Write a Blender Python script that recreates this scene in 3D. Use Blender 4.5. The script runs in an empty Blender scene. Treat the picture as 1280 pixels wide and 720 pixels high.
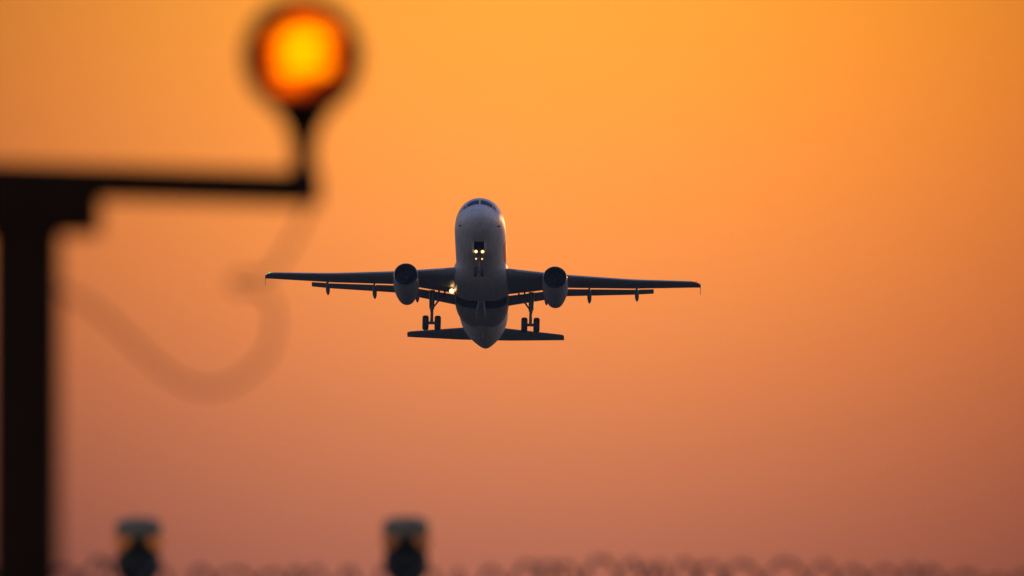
import bpy, bmesh, math, random
import numpy as np
from mathutils import Vector, Matrix, Quaternion

R = math.radians
PI = math.pi
random.seed(7)
scene = bpy.context.scene
COL = scene.collection

# ------------------------------------------------------------------ camera
EYE = Vector((0.0, 0.0, 1.7))
TILT = R(2.1)                       # the long lens looks slightly up
cam_data = bpy.data.cameras.new('telephoto_camera')
cam = bpy.data.objects.new('telephoto_camera', cam_data)
COL.objects.link(cam)
cam.location = EYE
cam.rotation_euler = (PI / 2 + TILT, 0, 0)
cam_data.sensor_width = 36.0
cam_data.lens = 500.0
cam_data.clip_start = 0.5
cam_data.clip_end = 30000.0
cam_data.dof.use_dof = True
cam_data.dof.focus_distance = 1110.0
cam_data.dof.aperture_fstop = 7.6
scene.camera = cam

# ------------------------------------------------------------------ sky and sun
SUN_EL, SUN_AZ = 4.0, 17.0          # low sun behind the jet, to the right
world = bpy.data.worlds.new('World')
scene.world = world
world.use_nodes = True
nt = world.node_tree
for n in list(nt.nodes):
    nt.nodes.remove(n)


def wn(kind, **kw):
    n = nt.nodes.new(kind)
    for k, v in kw.items():
        setattr(n, k, v)
    return n


def wmath(op, a, b=None, c=None, clamp=False):
    n = wn('ShaderNodeMath', operation=op, use_clamp=clamp)
    for i, v in enumerate((a, b, c)):
        if v is None:
            continue
        if isinstance(v, (int, float)):
            n.inputs[i].default_value = v
        else:
            nt.links.new(v, n.inputs[i])
    return n.outputs[0]


def wrange(val, a, b, c, d, interp='SMOOTHSTEP'):
    n = wn('ShaderNodeMapRange', interpolation_type=interp)
    nt.links.new(val, n.inputs[0])
    for i, v in enumerate((a, b, c, d)):
        n.inputs[1 + i].default_value = v
    return n.outputs[0]


out = wn('ShaderNodeOutputWorld')
sky = wn('ShaderNodeTexSky', sky_type='NISHITA', sun_disc=False, sun_elevation=R(SUN_EL),
         sun_rotation=R(SUN_AZ), altitude=20.0, air_density=1.0, dust_density=0.6, ozone_density=2.5)
bg_sky = wn('ShaderNodeBackground')
tint = wn('ShaderNodeVectorMath', operation='MULTIPLY')      # dusty, rosy dusk air away from the sun
nt.links.new(sky.outputs[0], tint.inputs[0])
tint.inputs[1].default_value = (2.25, 1.42, 1.55)
nt.links.new(tint.outputs[0], bg_sky.inputs[0])
bg_sky.inputs[1].default_value = 0.15
# dusty afterglow round the low sun: colour as a function of azimuth and elevation
tc = wn('ShaderNodeTexCoord')
sp = wn('ShaderNodeSeparateXYZ')
nt.links.new(tc.outputs['Generated'], sp.inputs[0])
az = wmath('ARCTAN2', sp.outputs[0], sp.outputs[1])
el = wmath('ARCSINE', sp.outputs[2])
U = wmath('MINIMUM', wmath('MAXIMUM', wmath('MULTIPLY', az, 27.78), -1.5), 1.5)
V = wmath('MINIMUM', wmath('MAXIMUM', wmath('MULTIPLY', wmath('SUBTRACT', el, TILT), 27.78), -0.95), 0.8)
GLOW = ((0.035, 0.0709, 0.8002, -0.4891, 0.0269, -0.9492),
        (-1.1649, 0.0337, 0.9139, -0.6196, 0.0433, -0.7135),
        (-2.72, -0.145, -0.5921, -0.7152, -0.1017, -0.6577))
cc = wn('ShaderNodeCombineXYZ')
for i, k in enumerate(GLOW):
    s = wmath('MULTIPLY_ADD', U, k[1], k[0])
    s = wmath('MULTIPLY_ADD', V, k[2], s)
    s = wmath('MULTIPLY_ADD', wmath('MULTIPLY', U, U), k[3], s)
    s = wmath('MULTIPLY_ADD', wmath('MULTIPLY', U, V), k[4], s)
    s = wmath('MULTIPLY_ADD', wmath('MULTIPLY', V, V), k[5], s)
    nt.links.new(wmath('EXPONENT', s), cc.inputs[i])
bg_glow = wn('ShaderNodeBackground')
nt.links.new(cc.outputs[0], bg_glow.inputs[0])
bg_glow.inputs[1].default_value = 1.035
m_az = wrange(wmath('ABSOLUTE', az), R(7), R(55), 1.0, 0.0)
m_el = wrange(el, R(4.5), R(22), 1.0, 0.0)
mix = wn('ShaderNodeMixShader')
nt.links.new(wmath('MULTIPLY', m_az, m_el), mix.inputs[0])
nt.links.new(bg_sky.outputs[0], mix.inputs[1])
nt.links.new(bg_glow.outputs[0], mix.inputs[2])
nt.links.new(mix.outputs[0], out.inputs[0])

sun_data = bpy.data.lights.new('sun', 'SUN')
sun_data.energy = 0.5
sun_data.angle = R(0.5)
sun_data.color = (1.0, 0.42, 0.14)
sun = bpy.data.objects.new('sun', sun_data)
COL.objects.link(sun)
sun_dir = Vector((math.sin(R(SUN_AZ)) * math.cos(R(SUN_EL)), math.cos(R(SUN_AZ)) * math.cos(R(SUN_EL)), math.sin(R(SUN_EL))))
sun.rotation_euler = (-sun_dir).to_track_quat('-Z', 'Y').to_euler()
sun.location = (40, 60, 40)

scene.view_settings.view_transform = 'Standard'
scene.view_settings.look = 'None'
scene.view_settings.exposure = 0.0
scene.view_settings.gamma = 1.0
scene.view_settings.use_curve_mapping = False
scene.render.engine = 'CYCLES'
scene.cycles.use_denoising = True
scene.cycles.use_adaptive_sampling = False
scene.cycles.max_bounces = 6
scene.cycles.transparent_max_bounces = 16
scene.cycles.sample_clamp_indirect = 4.0

# ------------------------------------------------------------------ materials
F_PX = 500.0 / 36.0 * 1280.0
FWD = Vector((0, math.cos(TILT), math.sin(TILT)))
UPV = Vector((0, -math.sin(TILT), math.cos(TILT)))


def at(px, py, d):
    """world point seen at a photo pixel, d metres along the view axis"""
    return EYE + FWD * d + Vector((1, 0, 0)) * ((px - 640) / F_PX * d) + UPV * ((360 - py) / F_PX * d)


def mat(name, col, rough=0.5, metal=0.0, vary=0.12, scale=3.0, bump=0.0, coat=0.0, spec=0.5):
    m = bpy.data.materials.new(name)
    m.use_nodes = True
    t = m.node_tree
    b = t.nodes['Principled BSDF']
    b.inputs['Roughness'].default_value = rough
    b.inputs['Metallic'].default_value = metal
    b.inputs['Coat Weight'].default_value = coat
    b.inputs['Specular IOR Level'].default_value = spec
    co = t.nodes.new('ShaderNodeTexCoord')
    no = t.nodes.new('ShaderNodeTexNoise')
    no.inputs['Scale'].default_value = scale
    no.inputs['Detail'].default_value = 6.0
    t.links.new(co.outputs['Object'], no.inputs['Vector'])
    rp = t.nodes.new('ShaderNodeValToRGB')
    rp.color_ramp.elements[0].position = 0.3
    rp.color_ramp.elements[1].position = 0.7
    rp.color_ramp.elements[0].color = tuple(c * (1 - vary) for c in col) + (1,)
    rp.color_ramp.elements[1].color = tuple(min(1, c * (1 + vary)) for c in col) + (1,)
    t.links.new(no.outputs['Fac'], rp.inputs['Fac'])
    t.links.new(rp.outputs['Color'], b.inputs['Base Color'])
    if bump:
        bp = t.nodes.new('ShaderNodeBump')
        bp.inputs['Strength'].default_value = bump
        t.links.new(no.outputs['Fac'], bp.inputs['Height'])
        t.links.new(bp.outputs['Normal'], b.inputs['Normal'])
    return m


def emit(name, col, strength):
    m = bpy.data.materials.new(name)
    m.use_nodes = True
    t = m.node_tree
    t.nodes.remove(t.nodes['Principled BSDF'])
    e = t.nodes.new('ShaderNodeEmission')
    e.inputs[0].default_value = (*col, 1)
    e.inputs[1].default_value = strength
    t.links.new(e.outputs[0], t.nodes['Material Output'].inputs[0])
    return m


def paint_mat(name, col, rough, panel=True):
    """aircraft paint: faint panel joints, streaks of grime along the airflow"""
    m = mat(name, col, rough, vary=0.07, scale=1.3, coat=0.0)
    t = m.node_tree
    b = t.nodes['Principled BSDF']
    base = b.inputs['Base Color'].links[0].from_socket
    co = t.nodes.new('ShaderNodeTexCoord')
    mp = t.nodes.new('ShaderNodeMapping')
    mp.inputs['Scale'].default_value = (6.0, 0.35, 6.0)
    t.links.new(co.outputs['Object'], mp.inputs['Vector'])
    st = t.nodes.new('ShaderNodeTexNoise')
    st.inputs['Scale'].default_value = 1.0
    st.inputs['Detail'].default_value = 5.0
    t.links.new(mp.outputs[0], st.inputs['Vector'])
    r = t.nodes.new('ShaderNodeMapRange')
    r.inputs[1].default_value, r.inputs[2].default_value = 0.42, 0.72
    r.inputs[3].default_value, r.inputs[4].default_value = 1.0, 0.78
    t.links.new(st.outputs['Fac'], r.inputs[0])
    x = t.nodes.new('ShaderNodeMix')
    x.data_type = 'RGBA'
    x.blend_type = 'MULTIPLY'
    x.inputs[0].default_value = 1.0
    t.links.new(base, x.inputs[6])
    t.links.new(r.outputs[0], x.inputs[7])
    t.links.new(x.outputs[2], b.inputs['Base Color'])
    return m


M = {
    'white': paint_mat('white_aircraft_paint', (0.76, 0.755, 0.75), 0.42),
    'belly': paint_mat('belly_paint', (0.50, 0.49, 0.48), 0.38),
    'red': mat('red_stripe', (0.75, 0.10, 0.03), 0.35, vary=0.08),
    'grey': paint_mat('grey_wing_paint', (0.26, 0.265, 0.28), 0.42),
    'slat': paint_mat('slat_metal', (0.45, 0.45, 0.46), 0.32),
    'nacelle': paint_mat('nacelle_paint', (0.42, 0.41, 0.41), 0.35),
    'lip': mat('polished_lip', (0.62, 0.61, 0.60), 0.22, 0.8),
    'dark': mat('dark_bay', (0.035, 0.035, 0.04), 0.8),
    'fan': mat('fan_metal', (0.10, 0.10, 0.11), 0.5, 0.6),
    'tyre': mat('tyre_rubber', (0.025, 0.025, 0.027), 0.75),
    'gear': mat('gear_metal', (0.16, 0.16, 0.165), 0.45, 0.3),
    'hub': mat('hub_metal', (0.28, 0.28, 0.29), 0.4, 0.5),
    'glass': mat('cockpit_glass', (0.02, 0.022, 0.03), 0.08, vary=0.05),
    'mast': mat('weathered_mast_steel', (0.032, 0.012, 0.003), 0.8, 0.0, 0.25, 18.0, 0.2, spec=0.15),
    'housing': mat('lamp_housing', (0.020, 0.010, 0.005), 0.8, 0.0, 0.2, 30.0, spec=0.15),
    'cable': mat('cable_rubber', (0.03, 0.028, 0.026), 0.6),
    'light_body': mat('light_body_paint', (0.030, 0.032, 0.026), 0.6, 0.0, 0.2, 25.0, spec=0.25),
    'light_cap': mat('light_cap_paint', (0.25, 0.21, 0.12), 0.55, 0.0, 0.2, 30.0),
    'wire': mat('galvanised_wire', (0.12, 0.10, 0.09), 0.85, 0.0, 0.3, 40.0),
    'fence': mat('fence_steel', (0.14, 0.15, 0.14), 0.55, 0.2, 0.25, 12.0),
    'grass': mat('dry_grass', (0.055, 0.055, 0.026), 0.95, 0.0, 0.45, 0.35, 0.6),
    'lamp_hot': emit('landing_light_glow', (1.0, 0.60, 0.20), 9.0),
    'lamp_warm': emit('nose_light_glow', (1.0, 0.64, 0.26), 3.4),
    'lamp_small': emit('small_light_glow', (1.0, 0.60, 0.22), 1.8),
    'lamp_rim': emit('orange_rim_glow', (1.0, 0.42, 0.08), 0.9),  # own emission stands in for the orange rim round the lenses
    'nav_green': emit('green_light_glow', (0.03, 0.9, 0.28), 1.2),
    'nav_red': emit('red_light_glow', (1.0, 0.05, 0.02), 1.3),
}

# amber approach lens: lit from behind, ribbed glass, hottest near the bulb
m = bpy.data.materials.new('amber_lit_lens')
m.use_nodes = True
t = m.node_tree
t.nodes.remove(t.nodes['Principled BSDF'])
co = t.nodes.new('ShaderNodeTexCoord')
sx = t.nodes.new('ShaderNodeSeparateXYZ')
t.links.new(co.outputs['Object'], sx.inputs[0])


def lm(op, a, b=None, c=None):
    n = t.nodes.new('ShaderNodeMath')
    n.operation = op
    for i, v in enumerate((a, b, c)):
        if v is None:
            continue
        if isinstance(v, (int, float)):
            n.inputs[i].default_value = v
        else:
            t.links.new(v, n.inputs[i])
    return n.outputs[0]


LX = lm('MULTIPLY', lm('SUBTRACT', sx.outputs[0], 0.006), 1 / 0.067)
LZ = lm('MULTIPLY', lm('SUBTRACT', sx.outputs[2], 0.004), 1 / 0.067)
skew = lm('MULTIPLY_ADD', LZ, -0.24, LX)
rib = lm('MULTIPLY', lm('SINE', lm('MULTIPLY', sx.outputs[2], 260.0)), 0.05)
dist = lm('POWER', lm('ADD', lm('POWER', lm('ABSOLUTE', skew), 3.0), lm('POWER', lm('ABSOLUTE', LZ), 3.0)), 1 / 3.0)
dist = lm('ADD', dist, rib)
nz_ = t.nodes.new('ShaderNodeTexNoise')
nz_.inputs['Scale'].default_value = 1.0
nz_.inputs['Detail'].default_value = 2.0
mpn = t.nodes.new('ShaderNodeMapping')           # prismatic glass bands the glow sideways
mpn.inputs['Scale'].default_value = (9.0, 9.0, 38.0)
t.links.new(co.outputs['Object'], mpn.inputs['Vector'])
t.links.new(mpn.outputs[0], nz_.inputs['Vector'])
dist = lm('ADD', dist, lm('MULTIPLY', lm('SUBTRACT', nz_.outputs['Fac'], 0.5), 1.7))
rp = t.nodes.new('ShaderNodeValToRGB')
els = rp.color_ramp.elements
els[0].position, els[0].color = 0.0, (2.3, 0.82, 0.0, 1)
els[1].position, els[1].color = 1.3, (0.02, 0.003, 0.0, 1)
for p, c in ((0.42, (2.2, 0.56, 0.0, 1)), (0.64, (2.0, 0.27, 0.0, 1)), (0.82, (1.6, 0.16, 0.0, 1)), (0.95, (0.65, 0.055, 0.0, 1)), (1.06, (0.12, 0.008, 0.0, 1))):
    e = els.new(p)
    e.color = c
t.links.new(dist, rp.inputs[0])
e = t.nodes.new('ShaderNodeEmission')
t.links.new(rp.outputs[0], e.inputs[0])
t.links.new(e.outputs[0], t.nodes['Material Output'].inputs[0])
M['amber_lens'] = m


def tinted_glass(name, tint):
    g = bpy.data.materials.new(name)
    g.use_nodes = True
    tt = g.node_tree
    tt.nodes.remove(tt.nodes['Principled BSDF'])
    a = tt.nodes.new('ShaderNodeBsdfTransparent')
    a.inputs[0].default_value = (*tint, 1)
    b = tt.nodes.new('ShaderNodeBsdfGlossy')
    b.inputs['Roughness'].default_value = 0.08
    b.inputs[0].default_value = (0.8, 0.7, 0.45, 1)
    x = tt.nodes.new('ShaderNodeMixShader')
    x.inputs[0].default_value = 0.04
    tt.links.new(a.outputs[0], x.inputs[1])
    tt.links.new(b.outputs[0], x.inputs[2])
    tt.links.new(x.outputs[0], tt.nodes['Material Output'].inputs[0])
    return g


M['glass_bright'] = tinted_glass('amber_light_glass', (0.80, 0.75, 0.50))
M['glass_dim'] = tinted_glass('dusty_light_glass', (0.56, 0.54, 0.44))


# ------------------------------------------------------------------ mesh helpers
def obj(name, bm, material, parent=None, smooth=True, angle=35):
    bmesh.ops.recalc_face_normals(bm, faces=bm.faces)
    me = bpy.data.meshes.new(name)
    bm.to_mesh(me)
    bm.free()
    for p in me.polygons:
        p.use_smooth = smooth
    if smooth:
        me.set_sharp_from_angle(angle=R(angle))
    me.materials.append(material)
    o = bpy.data.objects.new(name, me)
    COL.objects.link(o)
    if parent is not None:
        o.parent = parent
    return o


def thing(name, label, cat, loc=(0, 0, 0), group=None):
    o = bpy.data.objects.new(name, None)
    o.empty_display_size = 0.3
    COL.objects.link(o)
    o.location = loc
    o['label'] = label
    o['category'] = cat
    if group:
        o['group'] = group
    return o


def loft(rings, caps=True, bm=None):
    bm = bm or bmesh.new()
    vs = [[bm.verts.new(p) for p in r] for r in rings]
    n = len(rings[0])
    for a, b in zip(vs, vs[1:]):
        for i in range(n):
            j = (i + 1) % n
            bm.faces.new((a[i], a[j], b[j], b[i]))
    if caps:
        bm.faces.new(vs[0])
        bm.faces.new(list(reversed(vs[-1])))
    return bm


def tube(pts, rad, n=10, bm=None, caps=True):
    """round bar along a polyline; rad is a number or one per point"""
    pts = [Vector(p) for p in pts]
    rings = []
    up = None
    for i, p in enumerate(pts):
        d = (pts[min(i + 1, len(pts) - 1)] - pts[max(i - 1, 0)]).normalized()
        if up is None:
            up = d.orthogonal().normalized()
        up = (up - d * up.dot(d))
        up = up.normalized() if up.length > 1e-6 else d.orthogonal().normalized()
        sd = d.cross(up)
        r = rad[i] if isinstance(rad, (list, tuple)) else rad
        rings.append([p + (up * math.cos(2 * PI * k / n) + sd * math.sin(2 * PI * k / n)) * r for k in range(n)])
    return loft(rings, caps, bm)


def lathe(profile, axis='y', n=40, origin=(0, 0, 0), bm=None, closed=False, cap0=True):
    """profile of (along, radius); along runs on the axis"""
    bm = bm or bmesh.new()
    o = Vector(origin)
    rings = []
    for a, r in profile:
        ring = []
        for k in range(n):
            c, s = math.cos(2 * PI * k / n) * r, math.sin(2 * PI * k / n) * r
            v = {'y': Vector((c, a, s)), 'z': Vector((c, s, a)), 'x': Vector((a, c, s))}[axis]
            ring.append(bm.verts.new(o + v))
        rings.append(ring)
    pairs = list(zip(rings, rings[1:]))
    if closed:
        pairs.append((rings[-1], rings[0]))
    for a, b in pairs:
        for i in range(n):
            j = (i + 1) % n
            bm.faces.new((a[i], a[j], b[j], b[i]))
    if not closed:
        if cap0 and profile[0][1] > 1e-4:
            bm.faces.new(rings[0])
        if profile[-1][1] > 1e-4:
            bm.faces.new(list(reversed(rings[-1])))
        bmesh.ops.remove_doubles(bm, verts=bm.verts, dist=1e-5)
    return bm


def box(x0, x1, y0, y1, z0, z1, bevel=0.0, bm=None):
    bm = bm or bmesh.new()
    vs = [bm.verts.new((x, y, z)) for x in (x0, x1) for y in (y0, y1) for z in (z0, z1)]
    fs = [(0, 1, 3, 2), (4, 6, 7, 5), (0, 4, 5, 1), (2, 3, 7, 6), (0, 2, 6, 4), (1, 5, 7, 3)]
    faces = [bm.faces.new([vs[i] for i in f]) for f in fs]
    if bevel:
        es = list({e for f in faces for e in f.edges})
        bmesh.ops.bevel(bm, geom=es, offset=bevel, segments=2, affect='EDGES', profile=0.5)
    return bm


def plate(poly, thick, normal):
    """a thin solid from a polygon, thickened both ways along normal"""
    nv = Vector(normal).normalized() * (thick / 2)
    return loft([[Vector(p) - nv for p in poly], [Vector(p) + nv for p in poly]])


def smooth_path(pts, sub=8):
    pts = [Vector(p) for p in pts]
    res = []
    for i in range(len(pts) - 1):
        p0, p1, p2, p3 = pts[max(i - 1, 0)], pts[i], pts[i + 1], pts[min(i + 2, len(pts) - 1)]
        for k in range(sub):
            u = k / sub
            res.append(0.5 * ((2 * p1) + (p2 - p0) * u + (2 * p0 - 5 * p1 + 4 * p2 - p3) * u * u + (3 * p1 - p0 - 3 * p2 + p3) * u ** 3))
    res.append(pts[-1])
    return res


def pchip(xs, ys, q):
    xs, ys = np.array(xs, float), np.array(ys, float)
    h = np.diff(xs)
    d = np.diff(ys) / h
    m_ = np.zeros_like(xs)
    m_[0], m_[-1] = d[0], d[-1]
    for i in range(1, len(xs) - 1):
        if d[i - 1] * d[i] > 0:
            w1, w2 = 2 * h[i] + h[i - 1], h[i] + 2 * h[i - 1]
            m_[i] = (w1 + w2) / (w1 / d[i - 1] + w2 / d[i])
    i = int(np.clip(np.searchsorted(xs, q) - 1, 0, len(xs) - 2))
    u = (q - xs[i]) / h[i]
    return float((2 * u ** 3 - 3 * u ** 2 + 1) * ys[i] + (u ** 3 - 2 * u ** 2 + u) * h[i] * m_[i]
                 + (-2 * u ** 3 + 3 * u ** 2) * ys[i + 1] + (u ** 3 - u ** 2) * h[i] * m_[i + 1])


def carve(o, cutters):
    """cut openings into a solid; the walls of each opening take the cutter's material"""
    for c in cutters:
        md = o.modifiers.new('cut', 'BOOLEAN')
        md.object = c
        md.operation = 'DIFFERENCE'
        md.solver = 'EXACT'
        md.material_mode = 'TRANSFER'
    dg = bpy.context.evaluated_depsgraph_get()
    me = bpy.data.meshes.new_from_object(o.evaluated_get(dg))
    o.modifiers.clear()
    o.data = me
    me.set_sharp_from_angle(angle=R(35))


# ------------------------------------------------------------------ ground
bm = bmesh.new()
rings = []
for r in (0.0, 8, 20, 40, 60, 90, 150, 300, 700, 1500, 2600):
    if r == 0:
        rings.append([bm.verts.new((0, 0, 0))])
        continue
    rings.append([bm.verts.new((r * math.cos(2 * PI * k / 48), r * math.sin(2 * PI * k / 48), random.uniform(-0.03, 0.03) if r < 700 else 0)) for k in range(48)])
for a, b in zip(rings, rings[1:]):
    for k in range(48):
        j = (k + 1) % 48
        bm.faces.new((a[0], b[k], b[j]) if len(a) == 1 else (a[k], b[k], b[j], a[j]))
g = obj('ground', bm, M['grass'])
g['kind'] = 'structure'

# evening air: thin even haze that lifts the blacks of the far jet
hm = bpy.data.materials.new('evening_air')
hm.use_nodes = True
ht = hm.node_tree
ht.nodes.remove(ht.nodes['Principled BSDF'])
hv = ht.nodes.new('ShaderNodeVolumePrincipled')
hv.inputs['Color'].default_value = (0.40, 0.66, 1.0, 1)
hv.inputs['Density'].default_value = 0.00006
hv.inputs['Anisotropy'].default_value = 0.0
ht.links.new(hv.outputs[0], ht.nodes['Material Output'].inputs['Volume'])
haze = obj('haze', box(-2700, 2700, -2700, 2700, -1.5, 75), hm, None, False)
haze['kind'] = 'stuff'

# ================================================================== passenger jet
S0 = 17.0                            # station (metres aft of the nose tip) of the local origin
jet = thing('passenger_jet', 'white twin engine passenger jet climbing nose-up with wheels down and lights on', 'airplane')
rot = Matrix.Rotation(R(-0.7), 3, 'Z') @ Matrix.Rotation(R(-16.0), 3, 'X') @ Matrix.Rotation(R(1.3), 3, 'Y')
jet.rotation_euler = rot.to_euler()
jet.location = at(602.7, 344.4, 1111.0)

FS = [0, 0.12, 0.45, 0.95, 1.5, 2.15, 2.8, 3.5, 4.5, 6, 24, 26, 28, 30, 32, 34, 36, 37.2, 37.57]
FT = [-0.52, -0.28, 0.02, 0.33, 0.66, 1.24, 1.62, 1.87, 2.02, 2.07, 2.07, 2.07, 2.06, 2.04, 1.98, 1.85, 1.62, 1.38, 1.2]
FB = [-0.53, -0.80, -1.10, -1.37, -1.57, -1.72, -1.83, -1.93, -2.02, -2.07, -2.07, -1.98, -1.72, -1.32, -0.88, -0.40, 0.12, 0.55, 0.75]
FW = [0.01, 0.33, 0.66, 0.99, 1.27, 1.50, 1.66, 1.80, 1.91, 1.975, 1.975, 1.95, 1.86, 1.70, 1.44, 1.08, 0.62, 0.30, 0.18]


def fus(s, ang, off=0.0):
    """point on the fuselage skin; ang from the top, towards +x"""
    tp, bt, w = pchip(FS, FT, s), pchip(FS, FB, s), pchip(FS, FW, s)
    zc, hh = (tp + bt) / 2, (tp - bt) / 2
    return Vector(((w + off) * math.sin(ang), s - S0, zc + (hh + off) * math.cos(ang)))


st = [0, 0.03, 0.08] + list(np.linspace(0.15, 6, 44)) + list(np.linspace(6.5, 24, 30)) + list(np.linspace(24.5, 37.57, 40))
fuselage = obj('fuselage', loft([[fus(s, 2 * PI * k / 72) for k in range(72)] for s in st]), M['white'], jet)

# belly fairing under the wing box
bs = [10.4, 11.2, 12.2, 13.5, 16, 19, 21, 23, 24.8]
bw = [1.35, 1.90, 2.08, 2.13, 2.15, 2.14, 2.04, 1.75, 1.20]
bb = [-1.80, -2.12, -2.34, -2.45, -2.50, -2.48, -2.36, -2.12, -1.84]


def fair(s, a):
    w, b = pchip(bs, bw, s), pchip(bs, bb, s)
    c, sn = math.cos(a), math.sin(a)
    e = 2 / 3.4
    x = w * math.copysign(abs(sn) ** e, sn)
    z = math.copysign(abs(c) ** e, c)
    zc = -1.0
    return Vector((x, s - S0, zc + z * (0.45 if z > 0 else (zc - b))))


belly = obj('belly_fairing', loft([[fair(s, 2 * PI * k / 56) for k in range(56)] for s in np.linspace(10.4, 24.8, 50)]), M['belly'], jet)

cut_n = obj('cutter', box(-0.41, 0.41, 2.95 - S0, 5.3 - S0, -3.0, -1.30), M['dark'], jet, False)
cut_m = [obj('cutter', box(min(m * 0.24, m * 1.98), max(m * 0.24, m * 1.98), 15.75 - S0, 17.75 - S0, -3.2, -1.45), M['dark'], jet, False) for m in (-1, 1)]
bpy.context.view_layer.update()
carve(fuselage, [cut_n] + cut_m)
carve(belly, cut_m)
for c in [cut_n] + cut_m:
    bpy.data.objects.remove(c)

# cockpit windows, each a curved pane just proud of the skin
def pane(s_lo, s_hi, a0, a1, sgn):
    b = bmesh.new()
    nn = 6
    grid = []
    for i in range(nn + 1):
        row = []
        for j in range(nn + 1):
            a = a0 + (a1 - a0) * j / nn
            lo = s_lo[0] + (s_lo[1] - s_lo[0]) * j / nn
            hi = s_hi[0] + (s_hi[1] - s_hi[0]) * j / nn
            row.append(b.verts.new(fus(lo + (hi - lo) * i / nn, sgn * a, 0.012)))
        grid.append(row)
    for i in range(nn):
        for j in range(nn):
            b.faces.new((grid[i][j], grid[i][j + 1], grid[i + 1][j + 1], grid[i + 1][j]))
    return b


# plain red band along the port side, just proud of the skin
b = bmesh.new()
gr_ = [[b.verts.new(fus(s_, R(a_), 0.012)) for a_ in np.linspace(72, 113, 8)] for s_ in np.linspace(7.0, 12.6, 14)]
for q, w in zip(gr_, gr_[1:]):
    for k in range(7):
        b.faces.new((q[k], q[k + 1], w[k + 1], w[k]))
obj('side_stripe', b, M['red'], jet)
for sg in (-1, 1):
    obj('cockpit_window', pane((1.58, 1.66), (2.20, 2.22), R(3), R(43), sg), M['glass'], jet)
    obj('cockpit_window', pane((1.72, 1.95), (2.24, 2.45), R(46), R(62), sg), M['glass'], jet)
    obj('cockpit_window', pane((2.02, 2.35), (2.50, 2.75), R(64), R(74), sg), M['glass'], jet)
    # pitot probe on each cheek of the nose
    p = fus(2.3, sg * R(112))
    d = fus(2.3, sg * R(112), 0.14) - p
    obj('pitot_probe', tube([p, p + d, p + d + Vector((0, -0.30, 0))], [0.05, 0.045, 0.02], 8), M['dark'], jet)


def foil(stations, n=14, bm=None):
    """wing-like loft; each station (x, sLE, zLE, sTE, zTE, thickness/chord)"""
    rings = []
    for x, s0, z0, s1, z1, tc_ in stations:
        le, te = Vector((x, s0 - S0, z0)), Vector((x, s1 - S0, z1))
        ch = te - le
        L = ch.length
        nrm = Vector((0, -ch.z, ch.y)).normalized()
        ring = []
        for k in range(2 * n):
            u = (k / n) if k <= n else (2 - k / n)
            c = 0.5 * (1 + math.cos(PI * u))          # 1 at TE .. 0 at LE
            th = 5 * tc_ * L * (0.2969 * math.sqrt(c) - 0.126 * c - 0.3516 * c * c + 0.2843 * c ** 3 - 0.1015 * c ** 4)
            th = max(th, 0.012)
            sgn = 1 if k <= n else -1
            if k == 0 or k == n:
                sgn, th = (1, th if k == 0 else 0)
            ring.append(le + ch * c + nrm * sgn * th * (0.95 if sgn > 0 else 1.0))
        rings.append(ring)
    return loft(rings, True, bm)


def interp(tab, x):
    return float(np.interp(x, [r[0] for r in tab], [r[1] for r in tab]))


LE_S = ((1.6, 11.25), (2.0, 11.5), (6.4, 13.8), (11.7, 16.5), (16.55, 19.02))
LE_Z = ((1.6, -1.38), (2.0, -1.33), (6.4, -0.93), (11.7, -0.30), (16.55, 0.50))
TE_S = ((1.6, 18.0), (6.4, 17.95), (11.7, 19.45), (16.55, 20.75))
TE_Z = ((1.6, -1.24), (2.0, -1.20), (6.4, -0.56), (11.7, -0.02), (16.55, 0.60))

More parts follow.
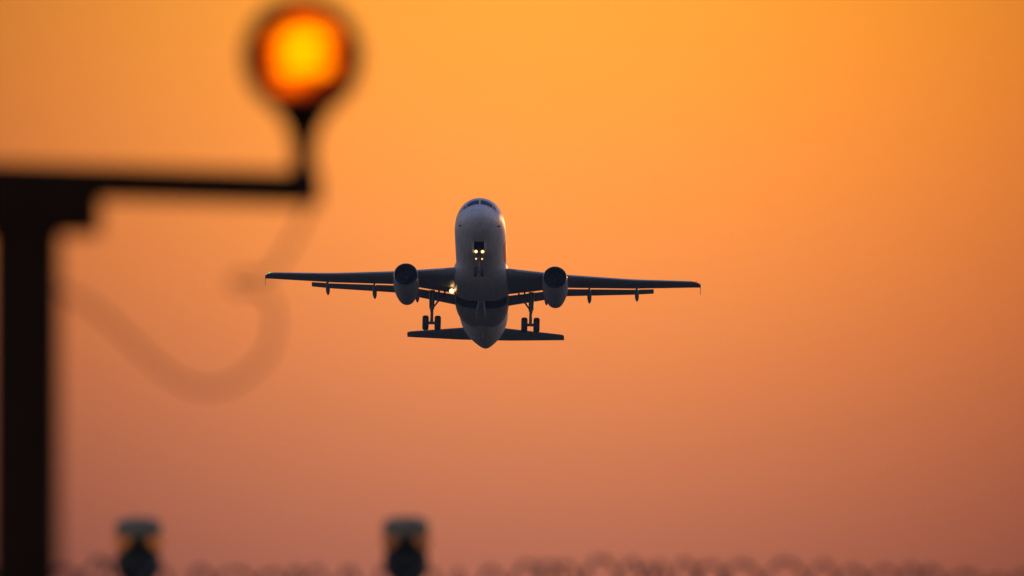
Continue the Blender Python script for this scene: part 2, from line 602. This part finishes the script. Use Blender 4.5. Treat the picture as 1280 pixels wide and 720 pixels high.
for m in (-1, 1):
    ws = []
    for x, tk in ((1.6, .145), (3.5, .135), (6.4, .12), (9, .115), (11.7, .11), (14.2, .105), (16.55, .10)):
        ws.append((m * x, interp(LE_S, x), interp(LE_Z, x), interp(TE_S, x), interp(TE_Z, x), tk))
    ws.append((m * 16.85, 19.42, 0.56, 20.86, 0.645, .09))
    ws.append((m * 17.03, 19.95, 0.61, 20.93, 0.67, .07))
    wing = obj('wing', foil(ws), M['grey'], jet)
    # leading-edge slats, drooped a little ahead of the wing
    for x0, x1 in ((2.75, 5.0), (6.75, 9.9), (10.0, 13.1), (13.2, 16.4)):
        sl = []
        for x in np.linspace(x0, x1, 4):
            c = interp(TE_S, x) - interp(LE_S, x)
            a = 0.11 * c + 0.12
            sl.append((m * x, interp(LE_S, x) - 0.10, interp(LE_Z, x) - 0.045, interp(LE_S, x) - 0.10 + a, interp(LE_Z, x) + 0.055 * c + 0.03, .22))
        obj('slat', foil(sl, 8), M['slat'], jet)
    # flaps hang just below and behind the trailing edge, leaving a slit
    for (x0, c0), (x1, c1) in (((2.05, 1.42), (6.25, 1.10)), ((6.5, 1.02), (13.4, 0.62))):
        fl = []
        for x in np.linspace(x0, x1, 5):
            c = c0 + (c1 - c0) * (x - x0) / (x1 - x0)
            ls, lz = interp(TE_S, x) + 0.05, interp(TE_Z, x) - (0.105 if x0 < 5 else 0.09 - 0.02 * (x - 6.5) / 6.5)
            fl.append((m * x, ls, lz, ls + c * math.cos(R(15.5)), lz - c * math.sin(R(15.5)), .14))
        obj('flap', foil(fl, 10), M['grey'], jet)
    # canoe fairings over the flap tracks
    for x, s0, z0, s1, z1, wd in ((12.1, 17.9, -0.36, 20.62, -0.68, .165), (8.4, 16.7, -0.84, 19.8, -1.20, .175), (5.05, 16.2, -1.28, 19.35, -1.56, .165)):
        rings = []
        for u in np.linspace(0, 1, 16):
            k = min(1, math.sin(PI * min(1, u / 0.62) / 2) ** 0.7 if u < 0.62 else math.cos(PI * (u - 0.62) / 0.38 / 2) ** 0.75) + 0.02
            c = Vector((m * x, s0 + (s1 - s0) * u - S0, z0 + (z1 - z0) * u))
            rings.append([c + Vector((wd * k * math.cos(2 * PI * q / 14), 0, 0.27 * k * math.sin(2 * PI * q / 14))) for q in range(14)])
        obj('flap_track_fairing', loft(rings), M['grey'], jet)
    # small hinges that break the slit inboard
    for x in (2.9, 3.35):
        z = interp(TE_Z, x)
        obj('flap_hinge', box(m * x - 0.07, m * x + 0.07, 17.5 - S0, 18.3 - S0, z - 0.34, z - 0.02, 0.02), M['gear'], jet)
    # tip fence
    poly = [(m * 17.05, s - S0, z) for s, z in ((19.95, .58), (20.5, .93), (21.05, 1.10), (21.15, 1.05), (21.0, .66), (21.3, .22), (21.15, .17), (20.7, .48))]
    obj('wing_fence', plate(poly, 0.045, (1, 0, 0)), M['white'], jet, False)
    b = lathe([(-0.10, 0.0), (-0.07, 0.05), (0.0, 0.075), (0.08, 0.06), (0.12, 0.0)], 'y', 12, (m * 16.72, 19.26 - S0, 0.60))
    obj('navigation_light', b, M['nav_green'] if m < 0 else M['nav_red'], jet)
    # tailplane
    obj('tailplane', foil([(m * 0.3, 31.3, 0.50, 35.0, 0.50, .10), (m * 1.9, 32.3, 0.60, 35.25, 0.58, .10), (m * 5.9, 34.55, 0.96, 36.05, 0.97, .09),
                           (m * 6.15, 34.75, 0.98, 36.08, 0.99, .08), (m * 6.23, 35.05, 0.99, 36.05, 0.995, .06)]), M['grey'], jet)

# fin, hidden behind the fuselage from the front
def fin_ring(s0, s1, z, tk):
    n = 12
    r = []
    for k in range(2 * n):
        u = (k / n) if k <= n else (2 - k / n)
        c = 0.5 * (1 + math.cos(PI * u))
        th = max(0.01, 5 * tk * (s1 - s0) * (0.2969 * math.sqrt(c) - 0.126 * c - 0.3516 * c * c + 0.2843 * c ** 3 - 0.1015 * c ** 4))
        r.append(Vector(((th if k <= n else -th) if k not in (0, n) else 0, s0 + (s1 - s0) * c - S0, z)))
    return r


obj('fin', loft([fin_ring(29.0, 35.6, 1.75, .10), fin_ring(30.6, 35.8, 3.0, .10), fin_ring(34.5, 37.1, 7.7, .09), fin_ring(34.9, 37.1, 7.85, .06)]), M['white'], jet)
obj('tail_exhaust', lathe([(0.0, 0.16), (0.16, 0.14), (0.17, 0.10), (0.05, 0.0)], 'y', 20, (0, 37.5 - S0, 0.97)), M['dark'], jet)

# engines
def engine(m):
    e = bpy.data.objects.new('engine', None)
    COL.objects.link(e)
    e.parent = jet
    e.location = (m * 5.79, 10.9 - S0, -2.03)
    e.rotation_euler = (R(-2.6), 0, 0)
    prof = [(0.0, 0.905), (0.02, 0.925), (0.10, 0.950), (0.35, 0.975), (0.9, 0.995), (1.8, 1.0), (2.6, 0.985), (3.3, 0.93), (4.0, 0.84), (4.6, 0.74), (5.1, 0.635),
            (5.08, 0.61), (4.5, 0.62), (4.4, 0.0)]
    b = lathe([(0.16, 0.957)] + prof[3:], 'y', 56, cap0=False)
    obj('nacelle', b, M['nacelle'], e)
    obj('intake_lip', lathe([(0.155, 0.955), (0.10, 0.950), (0.03, 0.930), (0.0, 0.905), (0.02, 0.882), (0.09, 0.862), (0.155, 0.855)], 'y', 56, closed=True), M['lip'], e)
    obj('intake_duct', lathe([(0.15, 0.857), (0.5, 0.845), (1.1, 0.85), (1.3, 0.85), (1.3, 0.87), (0.15, 0.885)], 'y', 48, closed=True), M['dark'], e)
    b = bmesh.new()
    for k in range(22):
        a = 2 * PI * k / 22
        ca, sa = math.cos(a), math.sin(a)
        tv = Vector((-sa, 0, ca))
        rv = Vector((ca, 0, sa))
        pts = []
        for r, ch, tw in ((0.24, 0.10, 0.4), (0.55, 0.12, 0.8), (0.842, 0.13, 1.1)):
            d = tv * (ch * math.sin(tw)) + Vector((0, ch * math.cos(tw), 0))
            c = rv * r + Vector((0, 1.05, 0))
            pts.append((b.verts.new(c - d), b.verts.new(c + d)))
        for q, w in zip(pts, pts[1:]):
            b.faces.new((q[0], q[1], w[1], w[0]))
    obj('fan', b, M['fan'], e)
    obj('spinner', lathe([(0.62, 0.0), (0.66, 0.05), (0.80, 0.15), (1.0, 0.25), (1.2, 0.26)], 'y', 24), M['fan'], e)
    # pylon up to the wing
    rr = []
    for s, z0, z1, w in ((1.1, 0.93, 1.02, 0.10), (1.9, 0.93, 1.25, 0.20), (3.2, 0.85, 1.35, 0.24), (4.6, 0.55, 1.20, 0.22), (6.0, 0.75, 1.10, 0.12)):
        rr.append([Vector((x, s, z)) for x, z in ((-w, z0), (w, z0), (w, (z0 + z1) / 2), (w * .6, z1), (-w * .6, z1), (-w, (z0 + z1) / 2))])
    obj('pylon', loft(rr), M['nacelle'], e)
    return e


for m in (-1, 1):
    engine(m)


# landing gear
def wheel(parent, x, y, z, r, w):
    h = w / 2
    prof = [(-h * .55, r * .50), (-h, r * .62), (-h, r * .82), (-h * .72, r * .96), (-h * .3, r), (h * .3, r), (h * .72, r * .96), (h, r * .82), (h, r * .62), (h * .55, r * .50)]
    t_ = obj('wheel', lathe(prof, 'x', 36, (x, y, z)), M['tyre'], parent)
    obj('hub', lathe([(-h * .75, 0.0), (-h * .75, r * .2), (-h * .60, r * .44), (-h * .58, r * .495), (h * .58, r * .495), (h * .60, r * .44), (h * .75, r * .2), (h * .75, 0.0)], 'x', 24, (x, y, z)), M['hub'], t_)


def main_gear(m):
    g_ = bpy.data.objects.new('main_gear', None)
    COL.objects.link(g_)
    g_.parent = jet
    g_.location = (m * 3.86, 17.8 - S0, -1.1)
    ax = -2.62
    obj('strut', tube([(0, -0.15, 0), (0, -0.08, -0.7), (0, -0.03, -1.45), (0, -0.03, -1.50), (0, 0, -1.52), (0, 0, ax)], [0.20, 0.19, 0.175, 0.175, 0.115, 0.12], 18), M['gear'], g_)
    obj('axle', tube([(-0.46, 0, ax), (0.46, 0, ax)], 0.115, 14), M['gear'], g_)
    b = tube([(0, -0.14, -1.5), (0, -0.38, -1.95), (0, -0.12, -2.4)], [0.09, 0.07, 0.09], 8)
    obj('torque_link', b, M['gear'], g_)
    obj('side_brace', tube([(-m * 0.10, -0.05, -1.36), (-m * 0.48, 0.0, -0.80), (-m * 0.95, 0.05, -0.12)], [0.06, 0.075, 0.075], 10), M['gear'], g_)
    obj('brake_hose', tube(smooth_path([(m * 0.05, -0.15, -0.9), (m * 0.13, -0.2, -1.5), (m * 0.06, -0.16, -2.0), (m * 0.1, -0.12, ax + 0.1)], 5), 0.025, 6), M['tyre'], g_)
    obj('leg_door', plate([(m * 0.24, -0.42, 0.0), (m * 0.24, 0.42, 0.0), (m * 0.20, 0.34, -1.3), (m * 0.20, -0.30, -1.3)], 0.04, (1, 0, 0)), M['white'], g_, False)
    for sx_ in (-1, 1):
        wheel(g_, sx_ * 0.475, 0, ax, 0.585, 0.48)


for m in (-1, 1):
    main_gear(m)
    # bay doors hang from the keel
    poly = [(m * 0.20, 15.8 - S0, -2.47), (m * 0.20, 17.7 - S0, -2.47), (m * 0.30, 17.7 - S0, -3.20), (m * 0.38, 17.3 - S0, -3.42), (m * 0.38, 16.2 - S0, -3.42), (m * 0.30, 15.8 - S0, -3.20)]
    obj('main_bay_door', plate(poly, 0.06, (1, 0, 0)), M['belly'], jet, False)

ng = bpy.data.objects.new('nose_gear', None)
COL.objects.link(ng)
ng.parent = jet
ng.location = (0, 5.05 - S0, -1.5)
obj('strut', tube([(0, 0, 0.1), (0, 0, -1.15), (0, 0, -1.2), (0, 0.02, -2.1)], [0.11, 0.10, 0.065, 0.065], 14), M['gear'], ng)
obj('axle', tube([(-0.28, 0.02, -2.1), (0.28, 0.02, -2.1)], 0.06, 12), M['gear'], ng)
obj('drag_brace', tube([(0, -0.05, -0.75), (0, 0.75, 0.1)], 0.06, 10), M['gear'], ng)
obj('torque_link', tube([(0, -0.08, -1.2), (0, -0.30, -1.55), (0, -0.08, -1.9)], 0.04, 8), M['gear'], ng)
for sx_ in (-1, 1):
    wheel(ng, sx_ * 0.27, 0.02, -2.1, 0.385, 0.225)
    for z, x, r, mm in ((-0.53, 0.255, 0.108, 'lamp_warm'), (-1.12, 0.235, 0.06, 'lamp_small')):
        hs = obj('gear_light', lathe([(0.0, r * 1.36), (0.05, r * 1.34), (0.16, r * 0.5), (0.18, 0.0)], 'y', 20, (sx_ * x, -0.16, z), closed=False), M['gear'], ng)
        obj('lens', lathe([(-0.045, 0.0), (-0.035, r * .6), (-0.01, r), (-0.006, r)], 'y', 20, (sx_ * x, -0.16, z)), M[mm], hs)
        obj('rim_glow', lathe([(-0.004, r), (-0.02, r * 1.02), (-0.02, r * 1.32), (-0.004, r * 1.34)], 'y', 20, (sx_ * x, -0.16, z), closed=True), M['lamp_rim'], hs)  # ring added to glow by itself as the lamp's orange rim
obj('light_bracket', box(-0.24, 0.24, -0.10, -0.06, -0.57, -0.49), M['gear'], ng, False)
for sx_ in (-1, 1):
    poly = [(sx_ * 0.42, 2.95 - S0, -1.86), (sx_ * 0.42, 4.5 - S0, -2.01), (sx_ * 0.49, 4.4 - S0, -2.55), (sx_ * 0.49, 3.2 - S0, -2.42)]
    obj('nose_bay_door', plate(poly, 0.035, (1, 0, 0.15)), M['white'], jet, False)
    poly = [(sx_ * 0.30, 4.75 - S0, -2.03), (sx_ * 0.30, 5.3 - S0, -2.05), (sx_ * 0.33, 5.25 - S0, -2.38), (sx_ * 0.33, 4.8 - S0, -2.38)]
    obj('nose_bay_door', plate(poly, 0.03, (1, 0, 0.1)), M['white'], jet, False)

# landing light under the starboard wing root
ll = bpy.data.objects.new('landing_light', None)
COL.objects.link(ll)
ll.parent = jet
ll.location = (-2.30, 15.5 - S0, -1.82)
obj('housing', lathe([(0.0, 0.222), (0.06, 0.215), (0.22, 0.10), (0.25, 0.0)], 'y', 24), M['gear'], ll)
obj('arm', tube([(0, 0.15, 0.05), (0, 0.35, 0.35)], 0.05, 8), M['gear'], ll)
obj('lens', lathe([(-0.06, 0.0), (-0.045, 0.10), (-0.012, 0.165), (-0.006, 0.165)], 'y', 24), M['lamp_hot'], ll)
obj('rim_glow', lathe([(-0.004, 0.166), (-0.02, 0.17), (-0.02, 0.215), (-0.004, 0.217)], 'y', 24, closed=True), M['lamp_rim'], ll)  # same self-glowing ring round the landing light
obj('lens', lathe([(-0.05, 0.0), (-0.03, 0.07), (-0.01, 0.095)], 'y', 20, (0.36, 0.0, 0.22)), M['lamp_warm'], ll)  # extra lens added to stand in for an arm of the lamp's glare
obj('housing', lathe([(-0.008, 0.115), (0.05, 0.115), (0.2, 0.06), (0.22, 0.0)], 'y', 20, (0.36, 0.0, 0.22)), M['gear'], ll)  # shell for the added glare lens
# small belly details: drain mast, blade antennas, beacon
for s, x, h in ((8.2, 0.0, 0.34), (9.6, 0.25, 0.20), (25.6, 0.0, 0.32)):
    z = pchip(FS, FB, s)
    obj('blade_antenna', plate([(x, s - S0 - 0.16, z + 0.05), (x, s - S0 + 0.2, z + 0.05), (x, s - S0 + 0.22, z - h), (x, s - S0 + 0.06, z - h)], 0.04, (1, 0, 0)), M['belly'], jet, False)

# ================================================================== approach light mast (near, defocused)
DM = 26.0
K = DM / F_PX                         # metres per photo pixel at the mast


def mp(px, py, dy=0.0):
    p = at(px, py, DM)
    return Vector((p.x, p.y + dy, p.z))


foot = mp(31, 400)
mast = thing('approach_light', 'dark steel mast carrying a glowing amber approach lamp on its crossarm', 'approach light', (foot.x, foot.y, 0))
MO = Vector(mast.location)


def L(px, py, dy=0.0):
    return mp(px, py, dy) - MO


top = L(31, 262).z
b = tube([(0, 0, -0.05), (0, 0, 0.02), (0, 0, top)], 45 * K, 28)
obj('post', b, M['mast'], mast)
obj('base_plate', box(-0.14, 0.14, -0.14, 0.14, -0.03, 0.025, 0.006), M['mast'], mast, False)
# clamp bracket: one body holding the arm on the post
a, c = L(-70, 208.5), L(126, 293)
obj('clamp_bracket', box(a.x, c.x, -0.07, 0.07, c.z, a.z, 0.008), M['mast'], mast)
# the crossarm droops slightly to the lamp side
p0, p1 = L(-420, 211), L(401, 236.5)
ang = math.atan2(p1.z - p0.z, p1.x - p0.x)
h = 21.5 * K
d = (p1 - p0).normalized()
nz = Vector((-d.z, 0, d.x))
rings = []
for p in (p0, p1):
    r_ = []
    for yy, zz in ((-0.03, -h), (0.03, -h), (0.03, h), (-0.03, h)):
        q = p + nz * zz
        r_.append(Vector((q.x, yy, q.z)))
    rings.append(r_)
b = loft(rings)
bmesh.ops.bevel(b, geom=list(b.edges), offset=0.005, segments=2, affect='EDGES')
obj('crossarm', b, M['mast'], mast)
# knuckle, stem and yoke below the lamp
kx = L(379, 237)
obj('knuckle', lathe([(-0.024, 0.0), (-0.024, 0.020), (-0.018, 0.029), (0.026, 0.029), (0.036, 0.021), (0.040, 0.0)], 'z', 24, kx + Vector((0, 0, 0.006))), M['housing'], mast)
zs = [L(379, y).z - kx.z for y in (225, 190, 176, 160, 145, 128, 110)]
rs = [16 * K, 15 * K, 16.5 * K, 21 * K, 30 * K, 42 * K, 50 * K]
obj('stem', lathe(list(zip(zs, rs)), 'z', 24, Vector((kx.x, 0.03, kx.z))), M['housing'], mast)
# lamp head faces the approach (towards us), tipped up a little
hc = L(379.5, 73)
head = bpy.data.objects.new('lamp_head', None)
COL.objects.link(head)
head.parent = mast
head.location = hc
head.rotation_euler = (R(-4), 0, R(-3))
ro = 74 * K
obj('housing', lathe([(-0.050, 0.080), (-0.055, 0.086), (-0.050, ro), (-0.030, ro + 0.002), (0.0, ro), (0.04, ro * .93), (0.10, ro * .72), (0.14, ro * .42), (0.15, 0.0)], 'y', 56), M['housing'], head)
obj('lens', lathe([(-0.068, 0.0), (-0.066, 0.035), (-0.060, 0.065), (-0.0515, 0.081)], 'y', 56), M['amber_lens'], head)
obj('bezel', lathe([(-0.056, 0.079), (-0.062, 0.082), (-0.062, 0.092), (-0.053, 0.097)], 'y', 56, closed=True), M['housing'], head)

# slack cable from the arm's end to the post, with one small kinked loop
pts = [(392, 232, .02), (389, 250, .04), (380, 275, .05), (366, 303, .06), (353, 324, .07), (341, 342, .08), (320, 349, .08), (301, 347, .07), (290, 354, .06),
       (300, 363, .05), (322, 362, .04), (339, 376, .03), (344, 402, .03), (337, 436, .02), (316, 463, .02), (287, 481, .02), (258, 486, .02), (228, 478, .02),
       (194, 455, .02), (156, 418, .03), (118, 386, .03), (86, 368, .04), (58, 355, .04), (40, 346, .02)]
cpts = smooth_path([mp(x, y, -dy) for x, y, dy in pts], 6)
cable = obj('power_cable', tube(cpts, 2.9 * K, 8), M['cable'])
cable['label'] = 'thin slack cable drooping in a loop from the crossarm end to the post'
cable['category'] = 'cable'

# ================================================================== elevated lights behind the fence
DL = 52.0

KL = DL / F_PX


def lamp_post(px, ptop, glass, label, lean):
    t_ = at(px, ptop, DL)
    o = thing('runway_light', label, 'runway light', (t_.x, t_.y, 0), 'elevated lights behind the razor wire')
    H = t_.z

    def Z(py):
        return H - (py - ptop) * KL
    o.rotation_euler = (0, R(lean), 0)
    y = ptop
    obj('pole', lathe([(0.0, 0.05), (Z(y + 84), 13 * KL), (Z(y + 72), 13 * KL)], 'z', 24), M['light_body'], o)
    obj('base_plate', box(-0.12, 0.12, -0.12, 0.12, -0.03, 0.02, 0.005), M['light_body'], o, False)
    obj('body', lathe([(Z(y + 86), 15 * KL), (Z(y + 80), 18 * KL), (Z(y + 72), 24 * KL), (Z(y + 66), 28 * KL), (Z(y + 56), 29 * KL), (Z(y + 46), 28 * KL), (Z(y + 41), 25 * KL), (Z(y + 36), 18 * KL), (Z(y + 30), 11.5 * KL), (Z(y + 22), 10.5 * KL)], 'z', 36), M['light_body'], o)
    gl = obj('glass', lathe([(Z(y + 42), 26 * KL), (Z(y + 35), 30 * KL), (Z(y + 28), 31 * KL), (Z(y + 22), 28.5 * KL)], 'z', 36, cap0=False), glass, o)
    obj('cap', lathe([(Z(y + 22), 9 * KL), (Z(y + 21.8), 28 * KL), (Z(y + 17), 30 * KL), (Z(y + 7), 29.5 * KL), (Z(y + 1), 25 * KL), (Z(y - 2), 15 * KL), (Z(y - 3), 0.0)], 'z', 36), M['light_cap'], o)
    return o


lamp_post(165.5, 649, M['glass_bright'], 'small elevated light with bright amber glass sides, beside the dark mast', 0.5)
lamp_post(512.5, 648, M['glass_dim'], 'small elevated light with dull dusky glass, below the climbing jet', -0.3)

# ================================================================== fence topped by a coil of razor wire
DF = 49.0
KF = DF / F_PX
fc = at(640, 702, DF)
RC = 0.21
fence = thing('razor_wire_fence', 'airport perimeter fence topped by a long blurred coil of razor wire', 'fence', (0, fc.y, 0))
cz = fc.z - RC
X0, X1 = -3.9, 3.9
turns = []
x = X0
random.seed(21)
while x < X1:
    turns.append(x)
    x += random.choice((0.05, 0.07, 0.09, 0.11, 0.14, 0.17))
path = []
NS = 36
par = [(random.choice((0.44, 0.40, 0.30, 0.24, 0.36, 0.14, 0.04)), random.uniform(0.90, 1.04), random.uniform(-0.02, 0.012)) for i in range(len(turns) + 1)]
for i in range(len(turns) - 1):
    for k in range(NS):
        u = k / NS
        w = 0.5 - 0.5 * math.cos(PI * u)
        tilt, rad, dz = (par[i][q] * (1 - w) + par[i + 1][q] * w for q in range(3))
        a = 2 * PI * u + PI
        xx = turns[i] * (1 - u) + turns[i + 1] * u + tilt * RC * math.sin(a)
        sag = -0.012 * max(0, xx - 0.2) + 0.01 * math.sin(xx * 2.3) - (0.03 if xx < -1.45 else 0)
        path.append(Vector((xx, RC * rad * math.sin(a), cz + dz + sag + RC * rad * math.cos(a))))
bm = tube(path, 0.0058, 6)
acc = 0.0
for p, q in zip(path, path[1:]):
    seg = (q - p).length
    acc += seg
    if acc > 0.036:
        acc = 0.0
        dv = (q - p).normalized()
        sd = dv.cross(Vector((random.gauss(0, 1), random.gauss(0, 1), random.gauss(0, 1)))).normalized()
        nv = dv.cross(sd) * 0.0006
        for sg in (-1, 1):
            w = sd * sg
            quad = [p - dv * 0.011 + w * 0.003, p - dv * 0.016 + w * 0.015, p + w * 0.0065, p + dv * 0.016 + w * 0.015, p + dv * 0.011 + w * 0.003]
            loft([[v - nv for v in quad], [v + nv for v in quad]], True, bm)
obj('razor_coil', bm, M['wire'], fence, False)
for x in np.arange(-3.9, 4.0, 2.6):
    obj('post', tube([(x, 0.03, -0.05), (x, 0.03, cz - RC + 0.02)], 0.03, 14), M['fence'], fence)
for z in (0.15, 1.1, cz - RC - 0.04):
    obj('rail', tube([(-4.0, -0.012, z), (4.0, -0.012, z)], 0.012, 10), M['fence'], fence)
bm = bmesh.new()
for x in np.arange(-3.95, 3.96, 0.1):
    tube([(x, -0.027, 0.04), (x, -0.027, cz - RC - 0.03)], 0.0025, 5, bm)
obj('wire_mesh', bm, M['fence'], fence, False)
